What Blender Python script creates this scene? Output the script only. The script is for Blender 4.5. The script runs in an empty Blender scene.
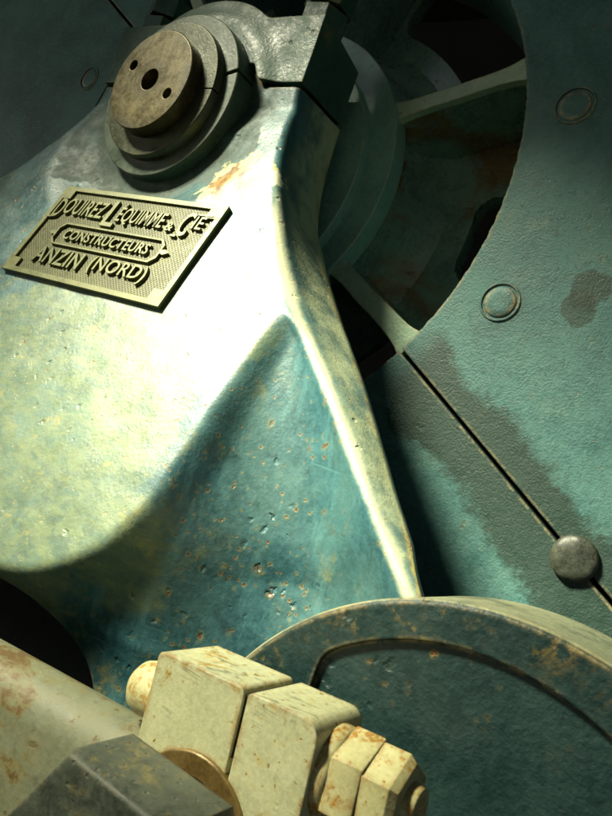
import bpy, bmesh, math, random
import numpy as np
from mathutils import Vector, Matrix, noise as mnoise
rnd = random.Random(7)
PI = math.pi
S = bpy.context.scene
COL = S.collection
rad = math.radians

# ------------------------------------------------------------------ materials
class NT:
    def __init__(s, name):
        s.m = bpy.data.materials.new(name); s.m.use_nodes = True
        s.t = s.m.node_tree; s.t.nodes.clear()
        s.out = s.n('ShaderNodeOutputMaterial')
        s.b = s.n('ShaderNodeBsdfPrincipled')
        s.l(s.b.outputs[0], s.out.inputs[0])
        s.co = s.n('ShaderNodeTexCoord').outputs['Object']
    def n(s, typ, **kw):
        x = s.t.nodes.new(typ)
        for k, v in kw.items(): setattr(x, k, v)
        return x
    def l(s, a, b): s.t.links.new(a, b)
    def put(s, sock, v):
        if hasattr(v, 'is_linked') or isinstance(v, bpy.types.NodeSocket): s.l(v, sock)
        else: sock.default_value = v
    def noise(s, scale, detail=4, rough=.55, dist=0, vec=None):
        x = s.n('ShaderNodeTexNoise'); s.l(vec or s.co, x.inputs['Vector'])
        x.inputs['Scale'].default_value = scale; x.inputs['Detail'].default_value = detail
        x.inputs['Roughness'].default_value = rough; x.inputs['Distortion'].default_value = dist
        return x.outputs['Fac']
    def voro(s, scale, rand=1, feature='F1', out='Distance', vec=None):
        x = s.n('ShaderNodeTexVoronoi', feature=feature); s.l(vec or s.co, x.inputs['Vector'])
        x.inputs['Scale'].default_value = scale; x.inputs['Randomness'].default_value = rand
        return x.outputs[out]
    def ramp(s, f, a, b, lo=0., hi=1., smooth=True):
        x = s.n('ShaderNodeMapRange', interpolation_type='SMOOTHSTEP' if smooth else 'LINEAR')
        s.put(x.inputs[0], f)
        for i, v in enumerate((a, b, lo, hi)): x.inputs[i+1].default_value = v
        return x.outputs[0]
    def math(s, op, a, b=0., c=None):
        x = s.n('ShaderNodeMath', operation=op)
        s.put(x.inputs[0], a); s.put(x.inputs[1], b)
        if c is not None: s.put(x.inputs[2], c)
        return x.outputs[0]
    def mix(s, f, a, b, mode='MIX'):
        x = s.n('ShaderNodeMix', data_type='RGBA', blend_type=mode)
        s.put(x.inputs[0], f)
        for i, v in ((6, a), (7, b)):
            if isinstance(v, tuple): x.inputs[i].default_value = (*v, 1) if len(v) == 3 else v
            else: s.l(v, x.inputs[i])
        return x.outputs[2]
    def bump(s, h, strength, dist, normal=None):
        x = s.n('ShaderNodeBump'); s.l(h, x.inputs['Height'])
        x.inputs['Strength'].default_value = strength; x.inputs['Distance'].default_value = dist
        if normal is not None: s.l(normal, x.inputs['Normal'])
        return x.outputs[0]
    def mapping(s, scale=(1, 1, 1), rot=(0, 0, 0), loc=(0, 0, 0)):
        x = s.n('ShaderNodeMapping'); s.l(s.co, x.inputs[0])
        x.inputs['Scale'].default_value = scale; x.inputs['Rotation'].default_value = rot
        x.inputs['Location'].default_value = loc
        return x.outputs[0]
    def spot(s, c, r, warp=.6, fine=30):
        """ragged blob around local point c: 1 inside, 0 outside"""
        x = s.n('ShaderNodeVectorMath', operation='DISTANCE'); s.l(s.co, x.inputs[0]); x.inputs[1].default_value = c
        nz = s.noise(fine, 4, .6)
        d = s.math('ADD', x.outputs['Value'], s.math('MULTIPLY', s.math('SUBTRACT', nz, .5), r*warp*2))
        return s.ramp(d, r*.85, r, 1, 0)

def iron(name, c1, c2, rust=(.13, .045, .010), rust_amt=.5, stain=(.36, .30, .06), stain_amt=.3, rough=(.34, .6),
         wear=(.42, .33, .07), wear_amt=.5, peel=.5, peel_scale=160, pits=.5, bevel=.004, streak=0., metallic=0., extra=None, speck_scale=42, scale=1., dens=0., blot=.62, wear_r=None, ior=1.5, scratch=.3):
    k = NT(name)
    big = k.noise(3.2*scale, 5, .6, .4); mid = k.noise(14*scale, 5, .65, .3); fine = k.noise(90*scale, 4, .7)
    f = k.math('ADD', k.math('MULTIPLY', big, .55), k.math('MULTIPLY', mid, .45))
    col = k.mix(k.ramp(f, .36, .64), c1, c2)
    col = k.mix(k.ramp(fine, .3, .75, .0, .35), col, tuple(min(1, v*1.55) for v in c2))
    col = k.mix(k.ramp(k.noise(37*scale, 5, .7), .58, .72, 0, .45), col, tuple(v*.5 for v in c1))
    if streak:
        st = k.noise(9, 6, .7, .3, vec=k.mapping((3.5, 3.5, .5), rot=(0, rad(14), 0)))
        col = k.mix(k.ramp(st, .5, .75, 0, streak), col, tuple(min(1, v*1.7+.03) for v in c2))
    # yellowed stains
    if stain_amt:
        sm = k.math('MULTIPLY', k.ramp(k.noise(5.5*scale, 6, .7, .6), .54, .72), k.ramp(k.noise(26*scale, 4, .7), .42, .62))
        col = k.mix(k.math('MULTIPLY', sm, stain_amt), col, stain)
    # rust pits and chips
    hb = []
    if rust_amt:
        for i, (sc, th) in enumerate(((speck_scale, .17), (speck_scale*2.6, .22))):
            wv_ = k.n('ShaderNodeTexNoise'); k.l(k.co, wv_.inputs['Vector']); wv_.inputs['Scale'].default_value = sc*2.1; wv_.inputs['Detail'].default_value = 4
            va_ = k.n('ShaderNodeVectorMath', operation='MULTIPLY_ADD'); k.l(wv_.outputs['Color'], va_.inputs[0]); va_.inputs[1].default_value = (.75/sc,)*3; k.l(k.co, va_.inputs[2])
            v = k.voro(sc, vec=va_.outputs[0])
            gate = k.ramp(k.noise(4.3+3*i, 3, .6, .5), .47-dens, .63-dens)
            cell = k.n('ShaderNodeSeparateColor'); k.l(k.voro(sc, out='Color', vec=va_.outputs[0]), cell.inputs[0])
            pick = k.ramp(cell.outputs[0], .55-dens*1.6, .62-dens*1.6)
            g2 = k.math('MULTIPLY', gate, pick)
            j = k.math('ADD', v, k.math('MULTIPLY', k.math('SUBTRACT', k.noise(sc*2.4, 3, .65), .5), .42))
            j = k.math('DIVIDE', j, k.math('MULTIPLY_ADD', cell.outputs[1], 1.0, .35))
            halo = k.math('MULTIPLY', k.ramp(j, th*.7, th*2.0, 1, 0), g2)
            core = k.math('MULTIPLY', k.ramp(j, th*.55, th*.9, 1, 0), g2)
            col = k.mix(k.math('MULTIPLY', halo, .4*rust_amt), col, stain)
            col = k.mix(k.math('MULTIPLY', core, min(1, rust_amt*1.6)), col, rust)
            hb.append(core)
        rp = k.math('MULTIPLY', k.ramp(k.noise(7*scale, 7, .75, 1.), blot, blot+.09), k.ramp(k.noise(50*scale, 3, .7), .4, .6))
        col = k.mix(k.math('MULTIPLY', rp, rust_amt), col, k.mix(k.noise(60*scale, 3), rust, stain))
    if scratch:
        for ang, sc in ((20, 1.), (-38, 1.3)):
            sn = k.noise(1., 3, .6, .25, vec=k.mapping((7*sc*scale, 7*sc*scale, 210*sc*scale), rot=(0, rad(ang), 0)))
            sg = k.math('MULTIPLY', k.ramp(sn, .645, .70), k.ramp(k.noise(6.5*scale*sc, 4, .6), .5, .62, 0, scratch))
            col = k.mix(sg, col, tuple(min(1, v*1.8+.05) for v in c2))
    if extra: col = extra(k, col)
    bv = k.n('ShaderNodeBevel', samples=4); bv.inputs['Radius'].default_value = bevel
    if wear_amt:
        geo = k.n('ShaderNodeNewGeometry')
        wb = k.n('ShaderNodeBevel', samples=4); wb.inputs['Radius'].default_value = wear_r or bevel*1.6
        dp = k.n('ShaderNodeVectorMath', operation='DOT_PRODUCT'); k.l(wb.outputs[0], dp.inputs[0]); k.l(geo.outputs['True Normal'], dp.inputs[1])
        e = k.ramp(dp.outputs['Value'], .995, .90)
        e = k.math('MULTIPLY', e, k.ramp(k.noise(30*scale, 5, .75), .40, .6))
        col = k.mix(k.math('MULTIPLY', e, wear_amt), col, k.mix(k.noise(70*scale, 2), wear, rust))
    k.l(col, k.b.inputs['Base Color'])
    ro_ = k.ramp(k.math('ADD', k.math('MULTIPLY', mid, .6), k.math('MULTIPLY', fine, .4)), .35, .65, rough[0], rough[1])
    if getattr(k, 'radd', None) is not None: ro_ = k.math('MULTIPLY_ADD', k.radd, .3, ro_)
    k.l(ro_, k.b.inputs['Roughness'])
    k.b.inputs['Metallic'].default_value = metallic; k.b.inputs['IOR'].default_value = ior
    nrm = bv.outputs[0]
    nrm = k.bump(k.noise(peel_scale*scale, 3, .6), peel, .0022/scale, nrm)
    nrm = k.bump(k.noise(22*scale, 4, .6), min(.2, .2*peel+.06), .008/scale, nrm)
    if pits:
        wv = k.n('ShaderNodeTexNoise'); k.l(k.co, wv.inputs['Vector']); wv.inputs['Scale'].default_value = 60*scale; wv.inputs['Detail'].default_value = 3
        va = k.n('ShaderNodeVectorMath', operation='MULTIPLY_ADD'); k.l(wv.outputs['Color'], va.inputs[0]); va.inputs[1].default_value = (.022/scale,)*3; k.l(k.co, va.inputs[2])
        pv = k.voro(34*scale, vec=va.outputs[0]); pg = k.ramp(k.noise(6, 3), .5, .64)
        pit = k.math('MULTIPLY', k.ramp(pv, .05, .24, -1, 0), pg)
        nrm = k.bump(pit, pits, .004/scale, nrm)
    for c in hb: nrm = k.bump(c, .4, -.0015, nrm)
    k.l(nrm, k.b.inputs['Normal'])
    return k.m

TEAL1, TEAL2 = (.009, .047, .062), (.085, .225, .185)
def pedestal_extra(k, col):
    # paler mottling, random over the whole coat
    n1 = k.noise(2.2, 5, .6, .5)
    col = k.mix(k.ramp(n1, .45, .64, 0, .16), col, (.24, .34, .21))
    # ragged pale yellow-green patches on the web, brushed and scuffed
    pale_patch = k.math('MAXIMUM', k.spot((.16, -.36, .98), .47, .7, 7), k.math('MULTIPLY', k.spot((.36, -.25, 1.30), .24, .9, 8), .7))
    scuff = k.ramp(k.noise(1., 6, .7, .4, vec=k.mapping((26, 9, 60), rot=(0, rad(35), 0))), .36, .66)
    col = k.mix(k.math('MULTIPLY', pale_patch, k.math('MULTIPLY_ADD', scuff, .45, .35)), col, (.22, .27, .13))
    col = k.mix(k.math('MULTIPLY', pale_patch, k.math('MULTIPLY', k.ramp(k.noise(17, 6, .75), .58, .66), .6)), col, (.34, .31, .11))
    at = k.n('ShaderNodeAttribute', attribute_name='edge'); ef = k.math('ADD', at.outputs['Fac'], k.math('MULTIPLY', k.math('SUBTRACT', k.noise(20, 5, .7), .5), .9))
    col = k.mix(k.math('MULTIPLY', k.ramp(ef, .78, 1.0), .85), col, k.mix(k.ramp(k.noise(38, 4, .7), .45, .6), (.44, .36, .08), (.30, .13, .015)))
    flank_light = k.math('MULTIPLY', k.ramp(at.outputs['Fac'], .05, .5), k.ramp(k.noise(11, 5, .65), .36, .6, .15, .75))
    col = k.mix(flank_light, col, (.56, .62, .38))  # flank colour lifted for light that doesn't reach this side
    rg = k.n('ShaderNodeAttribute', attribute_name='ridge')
    ridge_light = k.math('MULTIPLY', k.ramp(k.math('ADD', rg.outputs['Fac'], k.math('MULTIPLY', k.math('SUBTRACT', k.noise(12, 6, .7), .5), .9)), .40, .95), .8)
    col = k.mix(ridge_light, col, (.58, .60, .40))  # pale stripe paints a highlight along the ridge
    # old grease round the bearing, extended as painted shade over its bright surroundings
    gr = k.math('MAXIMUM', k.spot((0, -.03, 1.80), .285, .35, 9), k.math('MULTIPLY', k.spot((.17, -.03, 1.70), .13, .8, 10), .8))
    gr = k.math('MAXIMUM', gr, k.math('MULTIPLY', k.spot((-.20, 0, 1.70), .15, .7, 10), .85))  # extra dark spot tones down the bright seat left of the bearing
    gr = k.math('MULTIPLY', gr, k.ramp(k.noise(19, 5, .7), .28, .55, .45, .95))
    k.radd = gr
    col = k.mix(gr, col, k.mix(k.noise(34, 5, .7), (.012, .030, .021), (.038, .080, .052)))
    # orange scab below the bearing
    for c, r in (((.292, -.06, 1.606), .052), ((.345, -.065, 1.612), .042)):
        col = k.mix(k.math('MULTIPLY', k.spot(c, r*1.55, .9, 24), .85), col, (.62, .58, .26))
        col = k.mix(k.spot(c, r, 1.2, 30), col, k.mix(k.ramp(k.noise(45, 5, .7), .4, .62), (.13, .055, .006), (.33, .175, .016)))
    col = k.mix(k.spot((.405, -.06, 1.625), .03, 1.4, 26), col, (.75, .78, .55))
    return col
def wheel_extra(k, col):
    # rubbed, dirtier patches and rain-washed paler ones
    col = k.mix(k.ramp(k.noise(2.6, 6, .68, .6), .50, .66, 0, .55), col, (.030, .082, .076))
    col = k.mix(k.ramp(k.noise(4.1, 6, .7, .4), .54, .70, 0, .5), col, (.17, .30, .235))
    col = k.mix(k.math('MULTIPLY', k.ramp(k.noise(120, 3, .7), .56, .70), k.ramp(k.noise(5, 4), .4, .6, .1, .6)), col, (.02, .05, .042))
    # dark bare band either side of the split
    sx = k.n('ShaderNodeSeparateXYZ'); k.l(k.mapping(rot=(0, rad(-32.5), 0)), sx.inputs[0])
    w = k.math('ABSOLUTE', k.math('ADD', sx.outputs['Z'], .02))
    w = k.math('ADD', w, k.math('MULTIPLY', k.math('SUBTRACT', k.noise(5, 6, .62, .3), .5), .2))
    band = k.math('MULTIPLY', k.ramp(k.math('ADD', w, k.math('MULTIPLY', k.math('SUBTRACT', k.noise(55, 4, .7), .5), .05)), .062, .100, 1, 0), k.ramp(sx.outputs['X'], .72, .80))
    col = k.mix(k.math('MULTIPLY', band, .93), col, k.mix(k.noise(40, 4), (.012, .034, .026), (.030, .062, .045)))
    col = k.mix(k.math('MULTIPLY', k.spot((.955, -.13, -.195), .042, .7, 22), .75), col, (.03, .055, .04))
    return k.mix(k.math('MULTIPLY', k.spot((.945, -.13, -.235), .036, .8, 22), .75), col, (.03, .055, .04))
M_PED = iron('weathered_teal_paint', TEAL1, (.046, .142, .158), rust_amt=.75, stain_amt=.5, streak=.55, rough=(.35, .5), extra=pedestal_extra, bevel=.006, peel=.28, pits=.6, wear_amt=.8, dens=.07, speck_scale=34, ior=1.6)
M_CAP = iron('dull_green_paint', (.017, .054, .040), (.042, .115, .080), rust_amt=.5, stain=(.26, .18, .04), stain_amt=.9, bevel=.005, peel=.4)
M_WHEEL = iron('hammered_teal_paint', (.044, .138, .134), (.092, .225, .208), rust_amt=.25, stain_amt=.12, rough=(.4, .62), peel=.6, peel_scale=250, pits=.25, extra=wheel_extra, bevel=.007, wear=(.72, .64, .36), wear_amt=1)
M_COLLAR = iron('smooth_teal_paint', (.13, .29, .245), (.22, .41, .33), rust_amt=.3, stain_amt=.25, rough=(.3, .5), peel=.2, pits=.2, bevel=.003, wear_r=.006, wear_amt=1, wear=(.7, .68, .42))
def flare_extra(k, col):
    m = k.math('MULTIPLY', k.ramp(k.noise(3.2, 5, .65, .7), .55, .68), .85)
    for c, r in (((.43, -.06, .09), .045), ((.452, -.035, .02), .05), ((.462, -.03, -.06), .05)):
        m = k.math('MAXIMUM', m, k.math('MULTIPLY', k.spot(c, r, 1., 14), .8))
    return k.mix(m, col, k.mix(k.noise(30, 4), (.10, .035, .008), (.30, .15, .03)))
M_FLARE = iron('rust_streaked_dark_paint', (.08, .16, .135), (.20, .32, .26), rust_amt=.4, stain_amt=.4, stain=(.30, .20, .04), rough=(.2, .4), peel=.4, extra=flare_extra)
M_RIB = iron('chipped_rib_paint', (.26, .40, .29), (.42, .54, .38), rust_amt=.4, stain_amt=.5, peel=.6, bevel=.006, wear=(.62, .48, .10), wear_amt=.9)
def disc_extra(k, col):
    ln = k.n('ShaderNodeVectorMath', operation='LENGTH'); k.l(k.mapping((1, 0, 1)), ln.inputs[0])
    cb_ = k.n('ShaderNodeCombineXYZ'); k.l(ln.outputs['Value'], cb_.inputs[0])
    turn = k.noise(340, 3, .7, vec=cb_.outputs[0])
    col = k.mix(k.ramp(turn, .45, .68, 0, .5), col, (.16, .125, .05))
    rim = k.math('MULTIPLY', k.ramp(ln.outputs['Value'], .085, .118), k.ramp(k.noise(14, 5, .7), .42, .62, 0, .8))
    col = k.mix(rim, col, (.020, .017, .008))
    hub = k.math('MULTIPLY', k.ramp(ln.outputs['Value'], .060, .028), k.ramp(k.noise(22, 5, .7), .40, .62, 0, .7))
    return k.mix(hub, col, (.024, .018, .008))
M_DISC = iron('brown_bare_steel', (.038, .030, .010), (.085, .068, .024), rust=(.05, .025, .01), rust_amt=.4, stain=(.30, .22, .06), stain_amt=.45, rough=(.3, .5), peel=.12, peel_scale=300, pits=.15, metallic=.35, bevel=.003, wear=(.34, .27, .11), speck_scale=90, extra=disc_extra)
M_BUSH = iron('greasy_bush_metal', (.028, .034, .018), (.062, .070, .036), rust=(.10, .04, .01), rust_amt=.4, stain=(.2, .14, .04), stain_amt=.4, rough=(.32, .5), peel=.2, pits=.2, metallic=.2, bevel=.003, wear=(.3, .25, .1), speck_scale=80)
M_FLANGE = iron('grey_green_flange', (.030, .050, .036), (.072, .108, .074), rust_amt=.3, stain=(.2, .15, .05), stain_amt=.4, peel=.2, pits=.2, bevel=.003, wear=(.35, .3, .13))
def crank_extra(k, col):
    sx = k.n('ShaderNodeSeparateXYZ'); k.l(k.co, sx.inputs[0])
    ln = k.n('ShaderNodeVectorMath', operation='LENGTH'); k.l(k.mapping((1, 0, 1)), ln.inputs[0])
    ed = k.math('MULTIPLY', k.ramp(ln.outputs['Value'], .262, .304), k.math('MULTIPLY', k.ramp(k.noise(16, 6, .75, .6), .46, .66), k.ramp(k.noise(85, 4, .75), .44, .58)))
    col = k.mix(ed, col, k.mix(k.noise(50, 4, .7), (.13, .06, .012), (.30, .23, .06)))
    rim_light = k.math('MULTIPLY', k.ramp(ln.outputs['Value'], .3055, .3072), k.ramp(k.noise(18, 6, .75), .36, .56, .25, .95))
    return k.mix(rim_light, col, (.30, .31, .19))  # pale outer edge paints light on the rim's unlit side
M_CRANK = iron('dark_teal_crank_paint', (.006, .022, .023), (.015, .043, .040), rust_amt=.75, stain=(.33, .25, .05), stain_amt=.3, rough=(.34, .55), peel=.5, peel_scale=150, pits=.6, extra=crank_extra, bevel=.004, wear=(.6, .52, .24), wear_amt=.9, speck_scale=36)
def scratch_extra(k, col):
    s = k.noise(1., 4, .6, .1, vec=k.mapping((9, 150, 420), rot=(0, rad(5), 0)))
    col = k.mix(k.math('MULTIPLY', k.ramp(s, .53, .60), k.ramp(k.noise(16, 4, .6), .48, .6, 0, .7)), col, (.10, .11, .07))
    return col
M_CREAM = iron('rusty_cream_paint', (.36, .37, .22), (.48, .48, .29), rust=(.15, .06, .010), rust_amt=1., stain=(.50, .33, .04), stain_amt=.9, rough=(.32, .5), peel=.25, pits=.4, bevel=.0025, wear_r=.010, wear=(.40, .22, .03), wear_amt=1., extra=scratch_extra, speck_scale=55, scale=2.2, dens=.08, blot=.53)
M_NUT = iron('rusty_cream_nut_paint', (.34, .33, .16), (.46, .43, .23), rust=(.20, .075, .01), rust_amt=1., stain=(.46, .26, .03), stain_amt=1., rough=(.32, .5), peel=.3, pits=.4, bevel=.0018, wear_r=.007, wear=(.36, .17, .02), wear_amt=1., speck_scale=70, scale=3., dens=.08, blot=.475)
def rod_extra(k, col):
    v = k.mapping((9, 20, 20), rot=(0, rad(7), 0))
    m = k.math('MULTIPLY', k.ramp(k.noise(1., 5, .68, .5, vec=v), .55, .63), k.ramp(k.noise(60, 4, .7), .34, .52))
    h = k.ramp(k.noise(1., 5, .68, .5, vec=v), .50, .60, 0, .6)
    col = k.mix(h, col, (.14, .11, .025))
    return k.mix(m, col, k.mix(k.noise(90, 3), (.050, .026, .005), (.12, .065, .010)))
M_ROD = iron('mottled_cream_rod_paint', (.095, .104, .062), (.135, .142, .086), rust=(.060, .030, .006), rust_amt=1., stain=(.16, .11, .018), stain_amt=.9, rough=(.5, .7), peel=.2, bevel=.006, speck_scale=20, scale=1.2, dens=.1, blot=.56, extra=rod_extra)
M_HEX = iron('grey_lichen_steel', (.016, .021, .017), (.075, .088, .064), rust=(.12, .08, .02), rust_amt=.7, stain=(.24, .19, .06), stain_amt=.7, peel=.3, bevel=.005, wear=(.2, .19, .13), speck_scale=80, scale=2.5)
M_BRASS = iron('brown_brass_ring', (.10, .065, .02), (.20, .135, .045), rust_amt=.3, stain_amt=.3, rough=(.3, .5), peel=.2, bevel=.002, metallic=.3, scale=3)
M_SHADE_GRIME = iron('black_shade_grime', (.006, .008, .006), (.014, .016, .011), rust_amt=0, stain_amt=0, wear_amt=0, rough=(.7, .9), pits=0)  # black for painted shade in cavity and block gap, grime in bolt grooves

def plate_material(stipple):
    k = NT('yellow_green_plate_ground' if stipple else 'yellow_green_plate_metal')
    a = k.noise(9, 5, .6, .3); f = k.noise(70, 4, .7)
    col = k.mix(k.ramp(a, .35, .65), (.088, .096, .030), (.132, .136, .043))
    col = k.mix(k.ramp(f, .55, .75, 0, .5), col, (.18, .17, .05))
    h = None
    if stipple:
        col = k.mix(k.ramp(k.noise(13, 5, .7), .34, .6, .35, .75), col, (.050, .052, .018))
        v = k.voro(165, .0, vec=k.mapping((1, 1, 0), rot=(0, 0, rad(45))))
        dots = k.ramp(v, .15, .45, 0, 1)
        col = k.mix(k.ramp(v, .30, .12, 0, .6), col, (.09, .085, .03))
        h = dots
    k.l(col, k.b.inputs['Base Color']); k.b.inputs['Metallic'].default_value = .15
    k.l(k.ramp(f, .3, .7, .36, .55), k.b.inputs['Roughness'])
    bv = k.n('ShaderNodeBevel', samples=4); bv.inputs['Radius'].default_value = .0012
    nrm = k.bump(k.noise(220, 3), .2, .001, bv.outputs[0])
    if h is not None: nrm = k.bump(h, .8, .0014, nrm)
    k.l(nrm, k.b.inputs['Normal'])
    return k.m
M_PLATE, M_GROUND = plate_material(False), plate_material(True)

def plain(name, c1, c2, scale, rough=.8, vec=None):
    k = NT(name)
    k.l(k.mix(k.ramp(k.noise(scale, 6, .65, .2), .35, .65), c1, c2), k.b.inputs['Base Color'])
    k.b.inputs['Roughness'].default_value = rough
    k.l(k.bump(k.noise(scale*8, 4), .4, .01), k.b.inputs['Normal'])
    return k.m
M_FLOOR = plain('oily_concrete', (.022, .024, .02), (.05, .05, .04), 3)
M_BACKDROP = plain('black_backdrop', (.005, .005, .0045), (.009, .009, .008), 4)  # near-black so the gaps in the wheel read as deep shade
M_MASK = plain('dark_light_mask', (.02, .018, .014), (.035, .03, .024), 5)

# ------------------------------------------------------------------ mesh helpers
def link(name, me, mats, parent=None, loc=(0, 0, 0), sharp=35, smooth=True):
    o = bpy.data.objects.new(name, me); COL.objects.link(o)
    for m in (mats if isinstance(mats, (list, tuple)) else [mats]): me.materials.append(m)
    if smooth and len(me.polygons):
        me.polygons.foreach_set('use_smooth', [True]*len(me.polygons))
        me.set_sharp_from_angle(angle=rad(sharp))
    if parent is not None: o.parent = parent
    o.location = loc
    return o
def build(name, bm, mats, parent=None, org=(0, 0, 0), sharp=35, smooth=True, recalc=True):
    """bm is in world coordinates; org = world place of the parent (or of the object itself)"""
    if recalc: bmesh.ops.recalc_face_normals(bm, faces=bm.faces)
    bmesh.ops.translate(bm, verts=bm.verts, vec=-Vector(org))
    me = bpy.data.meshes.new(name); bm.to_mesh(me); bm.free()
    return link(name, me, mats, parent, (0, 0, 0) if parent is not None else org, sharp, smooth)
def thing(name, label, cat, loc, group=None):
    o = bpy.data.objects.new(name, None); COL.objects.link(o); o.location = loc; o.empty_display_size = .1
    o['label'] = label; o['category'] = cat
    if group: o['group'] = group
    return o
def tag(o, label, cat, group=None):
    o['label'] = label; o['category'] = cat
    if group: o['group'] = group
    return o

def lathe(prof, c=(0, 0), seg=96, a0=0., a1=None, closed=True, bm=None, mi=None, jag=None, off=(0, 0)):
    """revolve (r, y) about the Y axis through (c.x, c.z); angles from +X towards +Z. mi: material index per profile edge"""
    bm = bm or bmesh.new()
    full = a1 is None
    n = seg
    rings = []
    for i in range(n if full else n+1):
        a = a0 + (2*PI if full else a1-a0)*i/n
        ring = []
        for j, (r, y) in enumerate(prof):
            rr = r + (jag(i, j) if jag else 0)
            ring.append(bm.verts.new((c[0]+off[0]+rr*math.cos(a), y, c[1]+off[1]+rr*math.sin(a))))
        rings.append(ring)
    m = len(prof)
    for i in range(n):
        A, B = rings[i], rings[(i+1) % len(rings)]
        for j in range(m if closed else m-1):
            k2 = (j+1) % m
            try:
                f = bm.faces.new((A[j], A[k2], B[k2], B[j]))
                if mi: f.material_index = mi[j]
            except ValueError: pass
    if not full and closed:
        bm.faces.new(rings[0]); bm.faces.new(rings[-1][::-1])
    bmesh.ops.remove_doubles(bm, verts=bm.verts, dist=1e-6)
    bmesh.ops.dissolve_degenerate(bm, dist=1e-7, edges=bm.edges)
    return bm
def prism(poly, o, e1, e2, d, length, bm=None, taper=1., seg=1):
    bm = bm or bmesh.new(); o, e1, e2, d = map(Vector, (o, e1, e2, d))
    ls = []
    for k in range(seg+1):
        t = k/seg; s = 1+(taper-1)*t
        ls.append([bm.verts.new(o+e1*(x*s)+e2*(y*s)+d*(length*t)) for x, y in poly])
    n = len(poly)
    bm.faces.new(ls[0][::-1]); bm.faces.new(ls[-1])
    for A, B in zip(ls, ls[1:]):
        for i in range(n): bm.faces.new((A[i], A[(i+1) % n], B[(i+1) % n], B[i]))
    return bm
def ngon(n, r, ph=0.): return [(r*math.cos(ph+2*PI*i/n), r*math.sin(ph+2*PI*i/n)) for i in range(n)]
def axis_lathe(prof, o, d, seg=48, bm=None, up=(0, 0, 1)):
    """revolve (t, r) along direction d from o"""
    bm = bm or bmesh.new(); d = Vector(d).normalized(); e1 = d.cross(Vector(up)).normalized(); e2 = e1.cross(d)
    rings = [[bm.verts.new(Vector(o)+d*t+(e1*math.cos(2*PI*i/seg)+e2*math.sin(2*PI*i/seg))*max(r, 1e-5)) for i in range(seg)] for t, r in prof]
    for A, B in zip(rings, rings[1:]):
        for i in range(seg): bm.faces.new((A[i], A[(i+1) % seg], B[(i+1) % seg], B[i]))
    bm.faces.new(rings[0][::-1]); bm.faces.new(rings[-1])
    return bm
def boolean(o, cut_bm, op='DIFFERENCE', mat=None):
    me = bpy.data.meshes.new('cut'); bmesh.ops.recalc_face_normals(cut_bm, faces=cut_bm.faces); cut_bm.to_mesh(me); cut_bm.free()
    if mat: me.materials.append(mat)
    c = bpy.data.objects.new('cut', me); COL.objects.link(c)
    c.matrix_world = Matrix.Identity(4)
    md = o.modifiers.new('b', 'BOOLEAN'); md.object = c; md.operation = op; md.solver = 'EXACT'
    if mat: md.material_mode = 'TRANSFER'
    bpy.context.view_layer.update()
    dg = bpy.context.evaluated_depsgraph_get()
    new = bpy.data.meshes.new_from_object(o.evaluated_get(dg))
    o.modifiers.clear(); old = o.data; o.data = new; new.name = o.name
    bpy.data.objects.remove(c); bpy.data.meshes.remove(me)
    new.polygons.foreach_set('use_smooth', [True]*len(new.polygons)); new.set_sharp_from_angle(angle=rad(35))
    return o
def sstep(t): t = np.clip(t, 0, 1); return t*t*(3-2*t)
def polydist(X, Z, pts):
    """distance from arrays X, Z to a polyline"""
    D = np.full(X.shape, 1e9)
    for (x0, z0), (x1, z1) in zip(pts, pts[1:]):
        dx, dz = x1-x0, z1-z0; L = dx*dx+dz*dz
        t = np.clip(((X-x0)*dx+(Z-z0)*dz)/L, 0, 1)
        D = np.minimum(D, np.hypot(X-x0-t*dx, Z-z0-t*dz))
    return D
def smooth_curve(pts, n=160):
    pts = np.array(pts, float); s = np.r_[0, np.cumsum(np.hypot(*np.diff(pts, axis=0).T[:2]))]
    t = np.linspace(0, s[-1], n); out = np.c_[[np.interp(t, s, pts[:, i]) for i in range(pts.shape[1])]].T
    for _ in range(10): out[1:-1] = .25*out[:-2]+.5*out[1:-1]+.25*out[2:]
    return out

FLOOR_Z = -1.80

# ------------------------------------------------------------------ bearing pedestal
RIDGE = smooth_curve([(.06, .322), (0., .335), (-.06, .350), (-.165, .398), (-.236, .446), (-.341, .528), (-.415, .594), (-.487, .675), (-.576, .777), (-.675, .885), (-.775, .992), (-.86, 1.07), (-1.0, 1.13), (-1.4, 1.22), (FLOOR_Z, 1.26)])   # (z, x)
BACK = smooth_curve([(.06, .331, .28), (-.03, .334, .28), (-.115, .346, .277), (-.219, .413, .22), (-.320, .512, .16), (-.414, .616, .10), (-.534, .752, .03), (-.680, .904, -.055), (-.779, 1.020, -.13), (-.86, 1.095, -.13), (-1.0, 1.155, -.12), (-1.4, 1.24, -.10), (FLOOR_Z, 1.28, -.10)])
SHIELD = smooth_curve([(.606, -.437), (.590, -.470), (.583, -.52), (.582, -.576), (.575, -.705), (.571, -.808), (.556, -.856), (.522, -.908), (.469, -.948), (.403, -.976), (.25, -.99), (0, -.995)], 80)
def tz(tab, z, c): return np.interp(-z, -tab[:, 0], tab[:, c])
def plane_y(z): return .112+.361*np.maximum(np.minimum(z, .008), -1.02)
def boss(x, z):
    r = np.hypot(x, z)
    return .014*sstep((.275-r)/.06)
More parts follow.
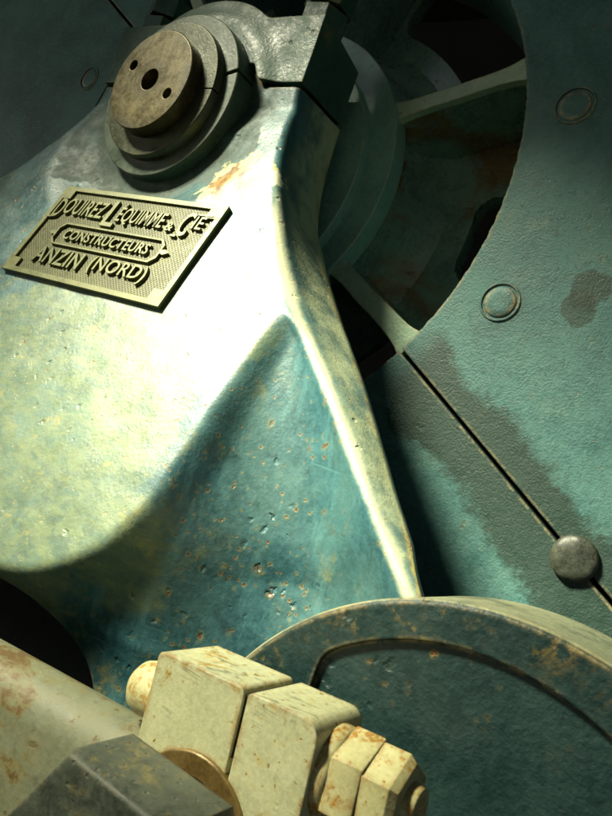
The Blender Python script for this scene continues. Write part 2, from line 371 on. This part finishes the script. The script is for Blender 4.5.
def front_y(x, z):
    ax = abs(x)
    base = plane_y(z)
    base = base+(np.maximum(base, .088)-base)*sstep((.37-np.hypot(ax, z))/.17)
    low = .03*np.logaddexp(base/.03, -.178/.03)
    w = sstep((ax-.60)/.2)
    y = base*(1-w)+low*w
    # recess between the bright web and the outer leg
    pts = SHIELD
    d1 = polydist(ax, z, pts)
    ze = np.interp(ax, pts[::-1, 0], pts[::-1, 1])
    xe = np.interp(-z, -pts[:, 1], pts[:, 0], left=9, right=-9)
    out = (ax > xe)
    d1 = np.where(out, d1, 0)
    rp = RIDGE[:, ::-1]
    d2 = polydist(ax, z, rp)
    w_ = np.minimum(d1+d2, .42)
    t = np.minimum(np.minimum(d1, d2)/w_, .5)
    dep = np.where(out, .30*w_*4*t*(1-t)*sstep(np.clip(d1/.05, 0, 1))**.5, 0)
    y = y+dep
    return y
def pedestal_mesh():
    zs = np.r_[np.linspace(.056, -.30, 50), np.linspace(-.30, -1.12, 150)[1:], np.linspace(-1.12, FLOOR_Z, 30)[1:]]
    NX, NR, NF = 120, 8, 14
    rows = []
    for iz, z in enumerate(zs):
        xr, xb, yb = tz(RIDGE, z, 1), tz(BACK, z, 1), tz(BACK, z, 2)
        u = np.linspace(0, 1, NX)
        xs = xr*(1-(1-u)**1.25)
        zz = np.full(NX, z)
        if iz < 6: zz = zz+ .034*sstep((.215-xs)/.03)*(1-iz/6.)
        ys = front_y(xs, zz)
        pr = [(a, b, c) for a, b, c in zip(xs, ys, zz)]
        q = np.array([xr, ys[-1], z]); e = np.array([xb, yb, z])
        fl = [tuple(q+(e-q)*t) for t in np.linspace(0, 1, NF+1)[1:]]
        P = np.array(pr+fl)
        # round the ridge
        s = np.r_[0, np.cumsum(np.linalg.norm(np.diff(P[:, :2], axis=0), axis=1))]; sr = s[NX-1]
        for _ in range(1):
            Q = P.copy()
            rr = .022+.030*float(sstep((-.28-z)/.3))
            for i in range(len(P)):
                d = abs(s[i]-sr)
                if d < rr:
                    a = np.array([np.interp(sr-rr, s, P[:, j]) for j in range(3)]); b = np.array([np.interp(sr+rr, s, P[:, j]) for j in range(3)])
                    t = (s[i]-sr+rr)/(2*rr); Q[i] = a*(1-t)**2+2*t*(1-t)*P[NX-1]+b*t*t
            P = Q
        rows.append(P)
    n = len(rows[0])
    # slow cast-surface waviness
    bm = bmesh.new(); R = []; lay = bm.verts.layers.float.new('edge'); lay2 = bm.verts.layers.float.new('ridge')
    for P in rows:
        half = [Vector(p) for p in P]
        left = [Vector((-p.x, p.y, p.z)) for p in half[1:]][::-1]
        row = left+half
        for i, v in enumerate(row):
            w = mnoise.noise(v*9)*.0022+mnoise.noise(v*24)*.0009
            if v.y < .2: v.y += w
        e_ = half[-1]; yb_ = max(e_.y+.015, .24); xi = e_.x-.022+float(np.interp(e_.z, [-.85, -.22], [-.42, -.85]))*max(0., yb_+.01-e_.y)*float(sstep((.30-e_.y)/.06))
        back = [Vector((e_.x-.010, e_.y+.030, e_.z)) if e_.y < .2 else Vector((e_.x-.004, e_.y+.006, e_.z))]
        back += [Vector((xi*(1-2*t), yb_+.01, e_.z)) for t in np.linspace(0, 1, 9)]
        back += [Vector((-back[0].x, back[0].y, back[0].z))]
        vs = [bm.verts.new(v) for v in row+back]; R.append(vs)
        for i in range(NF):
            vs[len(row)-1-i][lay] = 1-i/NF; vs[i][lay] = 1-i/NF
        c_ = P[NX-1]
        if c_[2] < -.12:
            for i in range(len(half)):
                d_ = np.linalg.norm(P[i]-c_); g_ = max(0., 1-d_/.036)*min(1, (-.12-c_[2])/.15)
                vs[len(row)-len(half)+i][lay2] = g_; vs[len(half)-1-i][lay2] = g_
    m = len(R[0])
    for A, B in zip(R, R[1:]):
        for i in range(m): bm.faces.new((A[i], A[(i+1) % m], B[(i+1) % m], B[i]))
    for L in (R[0], R[-1]):
        bm.faces.new(L)
    return bm
PO = (0, .1, FLOOR_Z)
ped = thing('bearing_pedestal', 'big teal cast iron bearing pedestal flaring down from the bearing, with a sunlit front web', 'pedestal', PO)
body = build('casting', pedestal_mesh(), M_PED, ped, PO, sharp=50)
# round opening in the foot (a real pocket through the casting)
cut = bmesh.new(); slot = [(.372+.215*math.cos(rad(a)), -1.222+.215*math.sin(rad(a))) for a in range(-90, 91, 3)]
slot += [(-x, z) for x, z in slot[::-1]]
prism(slot, (0, -.7, 0), (1, 0, 0), (0, 0, 1), (0, 1, 0), .68, cut)
bpy.context.view_layer.update()
boolean(body, cut)
cut = bmesh.new(); prism([(-.66, -1.62), (.66, -1.62), (.66, -1.0), (-.66, -1.0)], (0, -.055, 0), (1, 0, 0), (0, 0, 1), (0, 1, 0), .13, cut)
boolean(body, cut, mat=M_SHADE_GRIME)  # cavity walls coloured black as painted shade

# ------------------------------------------------------------------ bearing cap
def cap_mesh():
    zt = lambda x: max(.224 if abs(x) > .2 else 0, (math.sqrt(max(0, .277**2-x*x)) if abs(x) < .2 else 0), .224)
    xs = np.linspace(-.322, .322, 130); bm = bmesh.new(); F, B = [], []
    tops = np.array([zt(x) for x in xs])
    for _ in range(6): tops[1:-1] = .25*tops[:-2]+.5*tops[1:-1]+.25*tops[2:]
    for x, T in zip(xs, tops):
        zb = .068+.036*float(sstep((.212-abs(x))/.03))
        f, b = [], []
        for v in np.linspace(0, 1, 26):
            z = zb+(T-zb)*v
            f.append(bm.verts.new((x, .115-float(boss(np.array(x), np.array(z)))+mnoise.noise(Vector((x*12, 0, z*12)))*.0015, z)))
            b.append(bm.verts.new((x*1.015, .28, .068+(T-.026-.068)*v)))
        F.append(f); B.append(b)
    n = 26
    for G, fl in ((F, 0), (B, 1)):
        for A, C in zip(G, G[1:]):
            for j in range(n-1): bm.faces.new((A[j], A[j+1], C[j+1], C[j]))
    for i in range(len(xs)-1):
        bm.faces.new((F[i][0], F[i+1][0], B[i+1][0], B[i][0])); bm.faces.new((F[i][-1], B[i][-1], B[i+1][-1], F[i+1][-1]))
    for e in (0, -1):
        for j in range(n-1): bm.faces.new((F[e][j], F[e][j+1], B[e][j+1], B[e][j]))
    return bm
CO = (0, .2, .068)
CO = PO
cap = build('bearing_cap', cap_mesh(), M_CAP, ped, PO, sharp=40)
for sx in (1, -1):
    c = Vector((.262*sx, .185, .21))
    b = prism(ngon(6, .056, rad(8)), c, (1, 0, 0), (0, 1, 0), (0, 0, 1), .062)
    build('lower_nut', b, M_CAP, cap, CO)
    b = prism(ngon(6, .056, rad(32)), c+Vector((0, 0, .070)), (1, 0, 0), (0, 1, 0), (0, 0, 1), .055)
    build('lock_nut', b, M_CAP, cap, CO)
    b = axis_lathe([(0, .028), (.19, .028), (.198, .022)], c, (0, 0, 1), 32)
    build('stud', b, M_CAP, cap, CO)

# ------------------------------------------------------------------ bush flanges and shaft end
BO = (0, .08, 0)
bush = thing('bearing_bush', 'split round bearing bush with two stepped flanges behind the brown disc', 'bearing bush', BO)
for a0, a1 in ((rad(.7), rad(179.3)), (rad(180.7), rad(359.3))):
    up = a0 < PI
    build('inner_flange', lathe([(.10, .034), (.161, .034), (.163, .037), (.163, .075), (.10, .075)], seg=72, a0=a0, a1=a1), M_BUSH, bush, BO)
for a0, a1 in ((rad(18.5), rad(161.5)), (rad(164.5), rad(375.5))):
    build('outer_flange', lathe([(.10, .0575), (.197, .0575), (.1995, .060), (.1995, .125), (.10, .125)], seg=96, a0=a0, a1=a1), M_FLANGE, bush, BO)
SO = (0, 0, 0)
disc = thing('shaft_end_disc', 'flat brown steel disc with a centre hole and two small holes on the shaft end', 'shaft disc', SO)
d = build('disc', lathe([(0, 0), (.117, 0), (.1195, .0025), (.12, .05), (0, .05)], seg=128), M_DISC, disc, SO)
for (hx, hz, hr, dp) in ((0, 0, .0255, .045), (-.071, .035, .0125, .035), (.071, -.033, .0125, .035)):
    cb = bmesh.new(); axis_lathe([(-.02, hr), (dp, hr)], (hx, 0, hz), (0, 1, 0), 40, cb); boolean(d, cb)
build('shaft', axis_lathe([(0, .098), (.9, .098)], (0, .06, 0), (0, 1, 0), 64), M_BUSH, disc, SO)

# ------------------------------------------------------------------ nameplate
NP = thing('nameplate', 'yellow-green cast maker\'s plate with raised lettering on the pedestal front', 'nameplate', (.1014, -.0387, -.3829))
NP.rotation_euler = (PI/2-.3468, 0, 0)
def pl_obj(name, bm, m): 
    bmesh.ops.recalc_face_normals(bm, faces=bm.faces)
    me = bpy.data.meshes.new(name); bm.to_mesh(me); bm.free(); return link(name, me, m, NP, sharp=30)
XY = ((1, 0, 0), (0, 1, 0), (0, 0, 1))
W2, H2 = .2516, .1258
pl_obj('plate_back', prism([(-W2, -H2), (W2, -H2), (W2, H2), (-W2, H2)], (0, 0, -.030), *XY, .0245), M_GROUND)
def frame_mesh(outer, inner, z0, z1):
    bm = bmesh.new()
    O0, O1, I0, I1 = [[bm.verts.new((x, y, z)) for x, y in P] for P in (outer, inner) for z in (z0, z1)]
    n = len(outer)
    for i in range(n):
        j = (i+1) % n
        for q in ((O0[i], O0[j], O1[j], O1[i]), (I0[i], I1[i], I1[j], I0[j]), (O1[i], O1[j], I1[j], I1[i]), (O0[i], I0[i], I0[j], O0[j])): bm.faces.new(q)
    return bm
def notched(w, h, nx, ny):
    P = []
    for sx, sy in ((-1, -1), (1, -1), (1, 1), (-1, 1)):
        a, b = (sx*w, sy*(h-ny)), (sx*(w-nx), sy*h); c = (sx*(w-nx), sy*(h-ny))
        P += [a, c, b] if sx*sy > 0 else [b, c, a]
    return P
def subdiv_rect(w, h): return [(-w, -h), (-w, -h), (-w, -h)]
bi, ti = W2-.013, H2-.012
inner = notched(bi, ti, .026, .024)
outer = []
for i in range(4):
    sx, sy = ((-1, -1), (1, -1), (1, 1), (-1, 1))[i]
    tri = inner[3*i:3*i+3]
    o3 = []
    for k3, (x, y) in enumerate(tri):
        if k3 == 1: o3.append((sx*W2, sy*H2))
        elif abs(abs(x)-bi) < 1e-6: o3.append((sx*W2, y))
        else: o3.append((x, sy*H2))
    outer += o3
pl_obj('border', frame_mesh(outer, inner, -.0068, 0), M_PLATE)
def glyphs(txt, u0, u1, v0, v1, bold=.012):
    cu = bpy.data.curves.new('t', 'FONT'); cu.body = txt; cu.size = 1; cu.offset = bold; cu.resolution_u = 3; cu.space_character = 1.06
    o = bpy.data.objects.new('t', cu); COL.objects.link(o); bpy.context.view_layer.update()
    me = bpy.data.meshes.new_from_object(o.evaluated_get(bpy.context.evaluated_depsgraph_get()))
    bpy.data.objects.remove(o); bpy.data.curves.remove(cu)
    b = bmesh.new(); b.from_mesh(me); bpy.data.meshes.remove(me)
    X = [v.co.x for v in b.verts]; Y = [v.co.y for v in b.verts]
    for v in b.verts:
        v.co = Vector((u0+(v.co.x-min(X))/(max(X)-min(X))*(u1-u0), v0+(v.co.y-min(Y))/(max(Y)-min(Y))*(v1-v0), 0))
    bmesh.ops.dissolve_limit(b, angle_limit=.01, verts=b.verts, edges=b.edges)
    r = bmesh.ops.extrude_face_region(b, geom=b.faces[:])
    for g in r['geom']:
        if isinstance(g, bmesh.types.BMVert): g.co.z = .0012
    for v in b.verts:
        if v.co.z < .0005: v.co.z = -.0066
    m2 = bpy.data.meshes.new('g'); b.to_mesh(m2); b.free(); return m2
def merge(meshes, extra=()):
    b = bmesh.new()
    for m in meshes: b.from_mesh(m); bpy.data.meshes.remove(m)
    return b
T1 = merge([glyphs('D', -.231, -.206, .033, .088), glyphs('OUIREZ', -.203, -.068, .046, .092), glyphs('L', -.056, -.018, .030, .100),
            glyphs('ÉQUIMME', -.022, .118, .040, .097), glyphs('&', .131, .152, .044, .066), glyphs('C', .164, .192, .036, .098), glyphs('IE', .196, .222, .058, .090)])
prism([(.194, .0925), (.232, .0925), (.232, .0965), (.194, .0965)], (0, 0, -.0066), *XY, .0078, T1)
for x0, x1, y0, y1 in ((-.244, -.226, .031, .036), (.158, .172, .033, .038)): prism([(x0, y0), (x1, y0), (x1, y1), (x0, y1)], (0, 0, -.0066), *XY, .0074, T1)
T1.from_mesh(glyphs('CONSTRUCTEURS', -.138, .132, -.021, .006, .022))
T1.from_mesh(glyphs('ANZIN', -.178, -.024, -.090, -.049, .016)); T1.from_mesh(glyphs('(NORD)', .004, .171, -.092, -.047, .012))
pl_obj('lettering', T1, M_PLATE)
def oct_(w, h, c): return [(-w+c, -h), (w-c, -h), (w, -h+c), (w, h-c), (w-c, h), (-w+c, h), (-w, h-c), (-w, -h+c)]
fb = frame_mesh(oct_(.168, .0305, .014), oct_(.163, .0260, .0125), -.0066, .0008)
for v in fb.verts: v.co.x -= .003; v.co.y -= .0075
for sx in (-1, 1):
    prism([(0, -.004), (.009, -.007), (.022, 0), (.009, .007), (0, .004)], (-.003+sx*.168, -.0075, -.0066), (sx, 0, 0), (0, 1, 0), (0, 0, 1), .0074, fb)
pl_obj('cartouche', fb, M_PLATE)

# ------------------------------------------------------------------ flywheel
YW, RI, RO = .370, .727, 1.68
SEAM = rad(-32.5)
FO = (0, .5, 0)
fly = thing('flywheel', 'huge teal flywheel behind the pedestal, split across and bolted, with black gaps round its hub', 'flywheel', FO)
g = .0045
for half in (0, 1):
    a0 = SEAM+PI*half
    nx, nz = -math.sin(a0)*g, math.cos(a0)*g
    prof = [(RI, YW), (RI+.02, YW-.0005), (.95, YW), (1.2, YW), (RO, YW), (RO, YW+.30), (RI, YW+.30)]
    jag = lambda i, j: (.0006 if i % 2 else 0)+.0025*mnoise.noise(Vector((i*.31, 0, 3))) if j == 0 else 0
    build('rim', lathe(prof, seg=420, a0=a0, a1=a0+PI, jag=jag, off=(nx, nz)), M_WHEEL, fly, FO, sharp=40)
# hub collars: an eccentric pair of round steps
build('hub_collar', lathe([(.12, .355), (.392, .355), (.394, .357), (.394, .41), (.12, .41)], c=(.054, -.022), seg=160), M_COLLAR, fly, FO)
build('collar_step', lathe([(.12, .325), (.347, .325), (.349, .327), (.349, .36), (.12, .36)], c=(.033, -.031), seg=160), M_COLLAR, fly, FO)
fl = []
for t in np.linspace(0, 1, 22):
    a = t*PI/2
    fl.append((.40+.145*(1-math.cos(a)), .395+.215*math.sin(a)))
build('hub_flare', lathe(fl+[(.545, .64), (.12, .64), (.12, .395)], c=(0, 0), seg=160), M_FLARE, fly, FO, sharp=50)
# web with rounded windows, lying behind the ribs
def web_mesh():
    bm = bmesh.new()
    wins = [(-14, 7, .570), (30, 72, .560), (-72, -36, .44), (84, 118, .56), (150, 190, .56), (200, 240, .56)]
    NA, NRr = 720, 90
    rs = np.linspace(.40, .80, NRr)
    def hole(a, r):
        a = (a+180) % 360-180
        for w0, w1, r0 in wins:
            for sh in (0, 360):
                aa = a+sh
                if w0-.001 <= aa <= w1+.001 or True:
                    cx, hw = (w0+w1)/2, (w1-w0)/2
                    dx = max(0, abs(aa-cx)*PI/180*r-(hw*PI/180*r-.05)); dr = max(0, (r0+.05)-r)
                    if math.hypot(dx, dr) < .05 and r < .9: return True
        return False
    inside = {}
    V = {}
    def vert(i, j, y):
        key = (i % NA, j, y)
        if key not in V:
            a = 2*PI*(i % NA)/NA; V[key] = bm.verts.new((rs[j]*math.cos(a), y, rs[j]*math.sin(a)))
        return V[key]
    H = [[hole((i+.5)*360/NA, (rs[j]+rs[j+1])/2) for j in range(NRr-1)] for i in range(NA)]
    Y0, Y1 = .60, .645
    for i in range(NA):
        for j in range(NRr-1):
            if H[i][j]: continue
            bm.faces.new((vert(i, j, Y0), vert(i, j+1, Y0), vert(i+1, j+1, Y0), vert(i+1, j, Y0)))
            bm.faces.new((vert(i, j, Y1), vert(i+1, j, Y1), vert(i+1, j+1, Y1), vert(i, j+1, Y1)))
            for (di, dj, p, q) in ((1, 0, (i+1, j), (i+1, j+1)), (-1, 0, (i, j), (i, j+1)), (0, 1, (i, j+1), (i+1, j+1)), (0, -1, (i, j), (i+1, j))):
                ii, jj = (i+di) % NA, j+dj
                if jj < 0 or jj >= NRr-1 or H[ii][jj]:
                    bm.faces.new((vert(*p, Y0), vert(*q, Y0), vert(*q, Y1), vert(*p, Y1)))
    bmesh.ops.smooth_vert(bm, verts=bm.verts, factor=.5, use_axis_x=True, use_axis_z=True)
    bmesh.ops.smooth_vert(bm, verts=bm.verts, factor=.5, use_axis_x=True, use_axis_z=True)
    return bm
build('web', web_mesh(), M_FLARE, fly, FO, sharp=50)
def rib(a, r0, r1, w0, w1, y0=YW, y1=.61, tilt=0.):
    bm = bmesh.new(); e = Vector((math.cos(a), 0, math.sin(a))); t = Vector((-math.sin(a), 0, math.cos(a)))
    N = 26; rows = []
    for i in range(N+1):
        u = i/N; r = r0+(r1-r0)*u; w = w0+(w1-w0)*u+.022*math.exp(-(r1-.008-r)/.022 if r < r1-.008 else 0)+.016*math.exp(-max(0, r-r0-.03)/.025)
        wob = .003*mnoise.noise(Vector((r*14, a, 0)))
        rows.append([bm.verts.new(e*r+t*(s*w/2+wob)+Vector((0, y, 0))) for s, y in ((-1, y0), (1, y0), (1, y1), (-1, y1))])
    for A, B in zip(rows, rows[1:]):
        for j in range(4): bm.faces.new((A[j], A[(j+1) % 4], B[(j+1) % 4], B[j]))
    bm.faces.new(rows[0]); bm.faces.new(rows[-1][::-1])
    return bm
for ang, w0, w1 in ((21.4, .036, .034), (-30.9, .040, .048), (75, .036, .034), (130, .036, .034), (182, .036, .034), (235, .036, .034), (288, .036, .034)):
    build('rib', rib(rad(ang), .405, .735, w0*.86, w1*.86, YW+.022), M_FLARE, fly, FO)
    build('rib_edge', rib(rad(ang), .405, .735, w0, w1, YW+.002, YW+.023), M_RIB, fly, FO)
def plug(x, z, r=.033):
    k = r/.033
    prof = [(0, YW-.0030), (.018*k, YW-.0034), (.031*k, YW-.0028), (.033*k, YW-.001), (.033*k, YW+.001), (.0365*k, YW+.001), (.0375*k, YW-.003), (.0405*k, YW-.0035), (.043*k, YW+.001), (0, YW+.004)]
    return lathe(prof, c=(x, z), seg=56, mi=[0, 0, 0, 1, 1, 1, 0, 0, 0, 0])
plug0 = None
for ang in [-17.5, 12.5, 42.5, 162.5, 132.5, 192.5, 222.5, -47.5]:
    x, z = .831*math.cos(rad(ang)), .831*math.sin(rad(ang))
    build('rim_bolt', plug(x, z), [M_WHEEL, M_SHADE_GRIME], fly, FO, sharp=50)
sb = lathe([(0, YW-.017), (.018, YW-.0165), (.030, YW-.0155), (.038, YW-.013), (.0415, YW-.008), (.042, YW+.004), (0, YW+.004)], c=(1.075, -.685), seg=56)
for v in sb.verts:
    n = mnoise.noise(v.co*45)*.0035
    if v.co.y < YW-.012: v.co.y += n
build('seam_bolt', sb, M_HEX, fly, FO, sharp=60)

# ------------------------------------------------------------------ crank disc
KC, KR, KY = (1.190, -1.034), .308, -.345
KO = (KC[0], -.27, KC[1])
PIN = (.998, -.982)
crank = thing('crank_disc', 'dark teal crank disc with a raised rusty rim and pitted hollow face', 'crank', KO)
def crank_mesh():
    return lathe([(0, KY), (KR-.004, KY), (KR, KY+.004), (KR, -.195), (KR-.01, -.185), (0, -.185)], c=KC, seg=220)
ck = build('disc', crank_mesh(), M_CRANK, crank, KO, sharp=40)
RC, RR = (1.174, -1.009), .246
N = 300
poly = []
for i in range(N):
    a = 2*PI*i/N; x, z = RC[0]+RR*math.cos(a), RC[1]+RR*math.sin(a)
    if x > 1.004: poly.append((x, z))
i0 = min(range(len(poly)), key=lambda i: poly[i][0]+(9 if poly[i][1] < RC[1] else 0))
top_, bot_ = poly[i0], poly[(i0+1) % len(poly)]
poly = poly[i0+1:]+poly[:i0+1]
poly += [(top_[0]+(bot_[0]-top_[0])*t/60, top_[1]+(bot_[1]-top_[1])*t/60) for t in range(1, 60)]
pp = np.array(poly)
for _ in range(5): pp = .25*np.roll(pp, 1, 0)+.5*pp+.25*np.roll(pp, -1, 0)
cb = bmesh.new()
c0 = pp.mean(0)
L0 = [cb.verts.new((x, KY-.02, z)) for x, z in pp]; L1 = [cb.verts.new((c0[0]+(x-c0[0])*.985, KY+.006, c0[1]+(z-c0[1])*.985)) for x, z in pp]
cb.faces.new(L0); cb.faces.new(L1[::-1])
for i in range(len(pp)): cb.faces.new((L0[i], L1[i], L1[(i+1) % len(pp)], L0[(i+1) % len(pp)]))
boolean(ck, cb)
build('crank_shaft', axis_lathe([(0, .09), (.35, .09)], (KC[0], -.19, KC[1]), (0, 1, 0), 48), M_CRANK, crank, KO)
build('crank_pin', axis_lathe([(0, .040), (.16, .040)], (PIN[0], -.345, PIN[1]), (0, -1, 0), 48), M_BRASS, crank, KO)
hx = bmesh.new(); HL = []
for y, sc in ((-.492, 1), (-.553, 1), (-.560, .965)):
    HL.append([hx.verts.new((.996+x*sc, y, -1.018+z*sc)) for x, z in ngon(6, .112, rad(1))])
for A, B in zip(HL, HL[1:]):
    for i in range(6): hx.faces.new((A[i], A[(i+1) % 6], B[(i+1) % 6], B[i]))
hx.faces.new(HL[0]); hx.faces.new(HL[-1])
build('pin_nut', hx, M_HEX, crank, KO)

# ------------------------------------------------------------------ connecting rod
TI = rad(6.5)
rx = Vector((math.cos(TI), 0, math.sin(TI))); rz = Vector((-math.sin(TI), 0, math.cos(TI))); ry = Vector((0, 1, 0))
BC = Vector((1.0, -.422, -.982))        # pin centre, mid block
rod = thing('connecting_rod', 'rusty cream connecting rod with a split block end held by double nuts', 'connecting rod', BC)
YF, YB = -.462, -.384
def rbox(x0, x1, z0, z1, fillets):
    """block outline in (rod, up) with a rounded top-right corner, extruded front to back"""
    P = []
    for cx, cz, sx, sz, r in ((x0, z0, -1, -1, fillets[0]), (x1, z0, 1, -1, fillets[1]), (x1, z1, 1, 1, fillets[2]), (x0, z1, -1, 1, fillets[3])):
        ox, oz = cx-sx*r, cz-sz*r
        st = {(-1, -1): 180, (1, -1): 270, (1, 1): 0, (-1, 1): 90}[(sx, sz)]
        for i in range(7): a = rad(st+15*i); P.append((ox+r*math.cos(a), oz+r*math.sin(a)))
    return P
o = BC.copy(); o.y = YF
bk = prism(rbox(-.073, .024, -.118, .128, (.006,)*4), o, rx, rz, ry, YB-YF)
b1 = build('big_end_block', bk, M_CREAM, rod, BC)
bk = prism(rbox(.029, .098, -.118, .127, (.006, .008, .014, .004)), o-Vector((0, .001, 0)), rx, rz, ry, YB-YF+.001)
b2 = build('big_end_cap', bk, M_CREAM, rod, BC)
for b in (b1, b2):
    cb = bmesh.new(); axis_lathe([(-.3, .063), (.3, .063)], (PIN[0], -.42, PIN[1]), (0, 1, 0), 64, cb)
    for v in cb.verts: pass
    boolean(b, cb)
for z0, z1 in ((-.114, -.076), (.072, .1235)):
    build('gap_shade', prism([(.024, z0), (.029, z0), (.029, z1), (.024, z1)], o+Vector((0, .003, 0)), rx, rz, ry, YB-YF-.004), M_SHADE_GRIME, rod, BC)  # dark strip fills the split with painted shade
build('bush_ring', lathe([(.047, YF-.004), (.064, YF-.004), (.065, YF-.003), (.065, YB), (.047, YB)], c=PIN, seg=72), M_BRASS, rod, BC)
build('thrust_washer', lathe([(.03, YF-.016), (.041, YF-.016), (.042, YF-.015), (.042, YF+.004), (.03, YF+.004)], c=(PIN[0]-.004, PIN[1]-.002), seg=72), M_BRASS, rod, BC)
# rod shank: flat front, rounded top
sh = [(-.047, -.040), (.0, -.040), (.010, -.034)]
shank = [(-.10, -.038), (.006, -.038), (.022, -.034), (.034, -.024), (.041, -.010), (.043, .004), (.040, .018), (.032, .029), (.018, .036), (-.10, .036)]
shank = [(u-.005, v) for u, v in shank]
so = BC+rx*-.071+rz*.007
sk = prism([(v, u) for u, v in shank], so, ry, rz, -rx, 1.5, seg=2, taper=1.25)
build('shank', sk, M_ROD, rod, BC)
for s in (1, -1):
    ax = BC+rz*(.084*s)
    # head on the rod side
    build('bolt_head', axis_lathe([(0, .008), (.003, .017), (.009, .023), (.018, .026), (.052, .026)], ax-rz*.006+rx*-.124, rx, 40), M_NUT, rod, BC)
    q = ax+rx*.097
    build('washer', axis_lathe([(0, .037), (.009, .037), (.012, .035), (.014, .031), (.014, .028)], q, rx, 48), M_NUT, rod, BC)
    def nut(off, L, ph, r, c_=.0015, e_=.98):
        N = ngon(6, r, ph)
        b = bmesh.new()
        P = []
        for t, sc in ((0, .985), (.0012, 1), (L-c_, 1), (L, e_)):
            P.append([b.verts.new(q+rx*(off+t)+ry*(y*sc)+rz*(z*sc)) for y, z in N])
        for A, B in zip(P, P[1:]):
            for i in range(6): b.faces.new((A[i], A[(i+1) % 6], B[(i+1) % 6], B[i]))
        b.faces.new(P[0][::-1]); b.faces.new(P[-1])
        return b
    build('nut', nut(.012, .0265, rad(26), .0395), M_NUT, rod, BC, sharp=25)
    build('lock_nut', nut(.0387, .029, rad(30), .0375, .006, .86), M_NUT, rod, BC, sharp=25)
    build('stud_end', axis_lathe([(0, .019), (.074, .019), (.077, .017), (.077, .011), (.072, .009), (.072, .0)], q, rx, 32), M_NUT, rod, BC)

# ------------------------------------------------------------------ setting
def quad_slab(name, x0, x1, y0, y1, z0, z1, m):
    o = build(name, prism([(x0, y0), (x1, y0), (x1, y1), (x0, y1)], (0, 0, z0), (1, 0, 0), (0, 1, 0), (0, 0, 1), z1-z0), m, None, (0, 0, 0), smooth=False)
    o['kind'] = 'structure'; return o
quad_slab('ground', -400, 400, -400, 400, FLOOR_Z-.4, FLOOR_Z-.002, M_FLOOR)
quad_slab('backdrop', -17, 17, 2.4, 2.8, FLOOR_Z, 3.4, M_BACKDROP)  # added dark backdrop, keeps bright sky out of the wheel gaps

# ------------------------------------------------------------------ light
SUN = Vector((-.545, -.51, .665)).normalized()
FOCUS = Vector((.42, -.05, -.46))
MASK_Z = 1.95
E1 = SUN.cross(Vector((0, 0, 1))).normalized(); E2 = SUN.cross(E1)
FOCUS = FOCUS+E1*-.20+E2*.09
hc = FOCUS+SUN*((MASK_Z-FOCUS.z)/SUN.z)
H2 = Vector((0, 0, 1)).cross(E1)
bm = bmesh.new()
hole = []
for i in range(48):
    q = E1*(.54*math.cos(2*PI*i/48))+H2*(.56/SUN.z*math.sin(2*PI*i/48)); hole.append((hc.x+q.x, hc.y+q.y))
i0 = min(range(48), key=lambda i: abs(math.atan2(hole[i][1]-hc.y, hole[i][0]-hc.x)))
hole = hole[i0:]+hole[:i0]
if (hole[1][1]-hole[0][1]) < 0: hole = [hole[0]]+hole[1:][::-1]
for z in (MASK_Z, MASK_Z+.06):
    inn = [bm.verts.new((x, y, z)) for x, y in hole]
    outr = []
    for i in range(48):
        a = 2*PI*i/48; m = max(abs(math.cos(a)), abs(math.sin(a)))
        outr.append(bm.verts.new((16*math.cos(a)/m, 16*math.sin(a)/m-13.3, z)))
    for i in range(48): bm.faces.new((inn[i], inn[(i+1) % 48], outr[(i+1) % 48], outr[i]))
    if z == MASK_Z: I0, O0 = inn, outr
    else:
        for i in range(48):
            bm.faces.new((I0[i], I0[(i+1) % 48], inn[(i+1) % 48], inn[i])); bm.faces.new((O0[i], O0[(i+1) % 48], outr[(i+1) % 48], outr[i]))
ro = build('light_mask', bm, M_MASK, None, (0, 0, 0), smooth=False); ro['kind'] = 'structure'  # added unseen slab, its opening shapes the pool of sunlight

L = bpy.data.lights.new('sun', 'SUN'); L.energy = 5; L.angle = rad(14); L.color = (1, .97, .70)
lo = bpy.data.objects.new('sun', L); COL.objects.link(lo); lo.rotation_euler = SUN.to_track_quat('Z', 'Y').to_euler(); lo.location = (-3, -3, 5)
w = bpy.data.worlds.new('World'); S.world = w; w.use_nodes = True
sky = w.node_tree.nodes.new('ShaderNodeTexSky'); sky.sky_type = 'NISHITA'; sky.sun_disc = False
sky.sun_elevation = math.asin(SUN.z); sky.sun_rotation = math.atan2(SUN.x, SUN.y)
bg = w.node_tree.nodes['Background']; bg.inputs[1].default_value = .05
w.node_tree.links.new(sky.outputs[0], bg.inputs[0])

# ------------------------------------------------------------------ camera
RM = ((0.79968521, 0.50387545, 0.32651660), (0.25049215, 0.21424758, -0.94411422), (-0.54567137, 0.83678402, 0.04511378))
cd = bpy.data.cameras.new('camera'); cam = bpy.data.objects.new('camera', cd); COL.objects.link(cam); S.camera = cam
r_, d_, f_ = map(Vector, RM)
mw = Matrix((r_, -d_, -f_)).transposed().to_4x4(); mw.translation = (1.30532097, -0.96763383, -0.64420381)
cam.matrix_world = mw
cd.sensor_fit = 'VERTICAL'; cd.sensor_height = 24; cd.lens = 700.51/816*24
cd.dof.use_dof = True; cd.dof.focus_distance = 1.15; cd.dof.aperture_fstop = 11
cd.clip_start = .01; cd.clip_end = 2000
S.render.resolution_x, S.render.resolution_y = 768, 1024
S.view_settings.view_transform = 'Standard'; S.view_settings.look = 'None'; S.view_settings.gamma = 1
S.view_settings.exposure = 1.85
S.cycles.max_bounces = 6
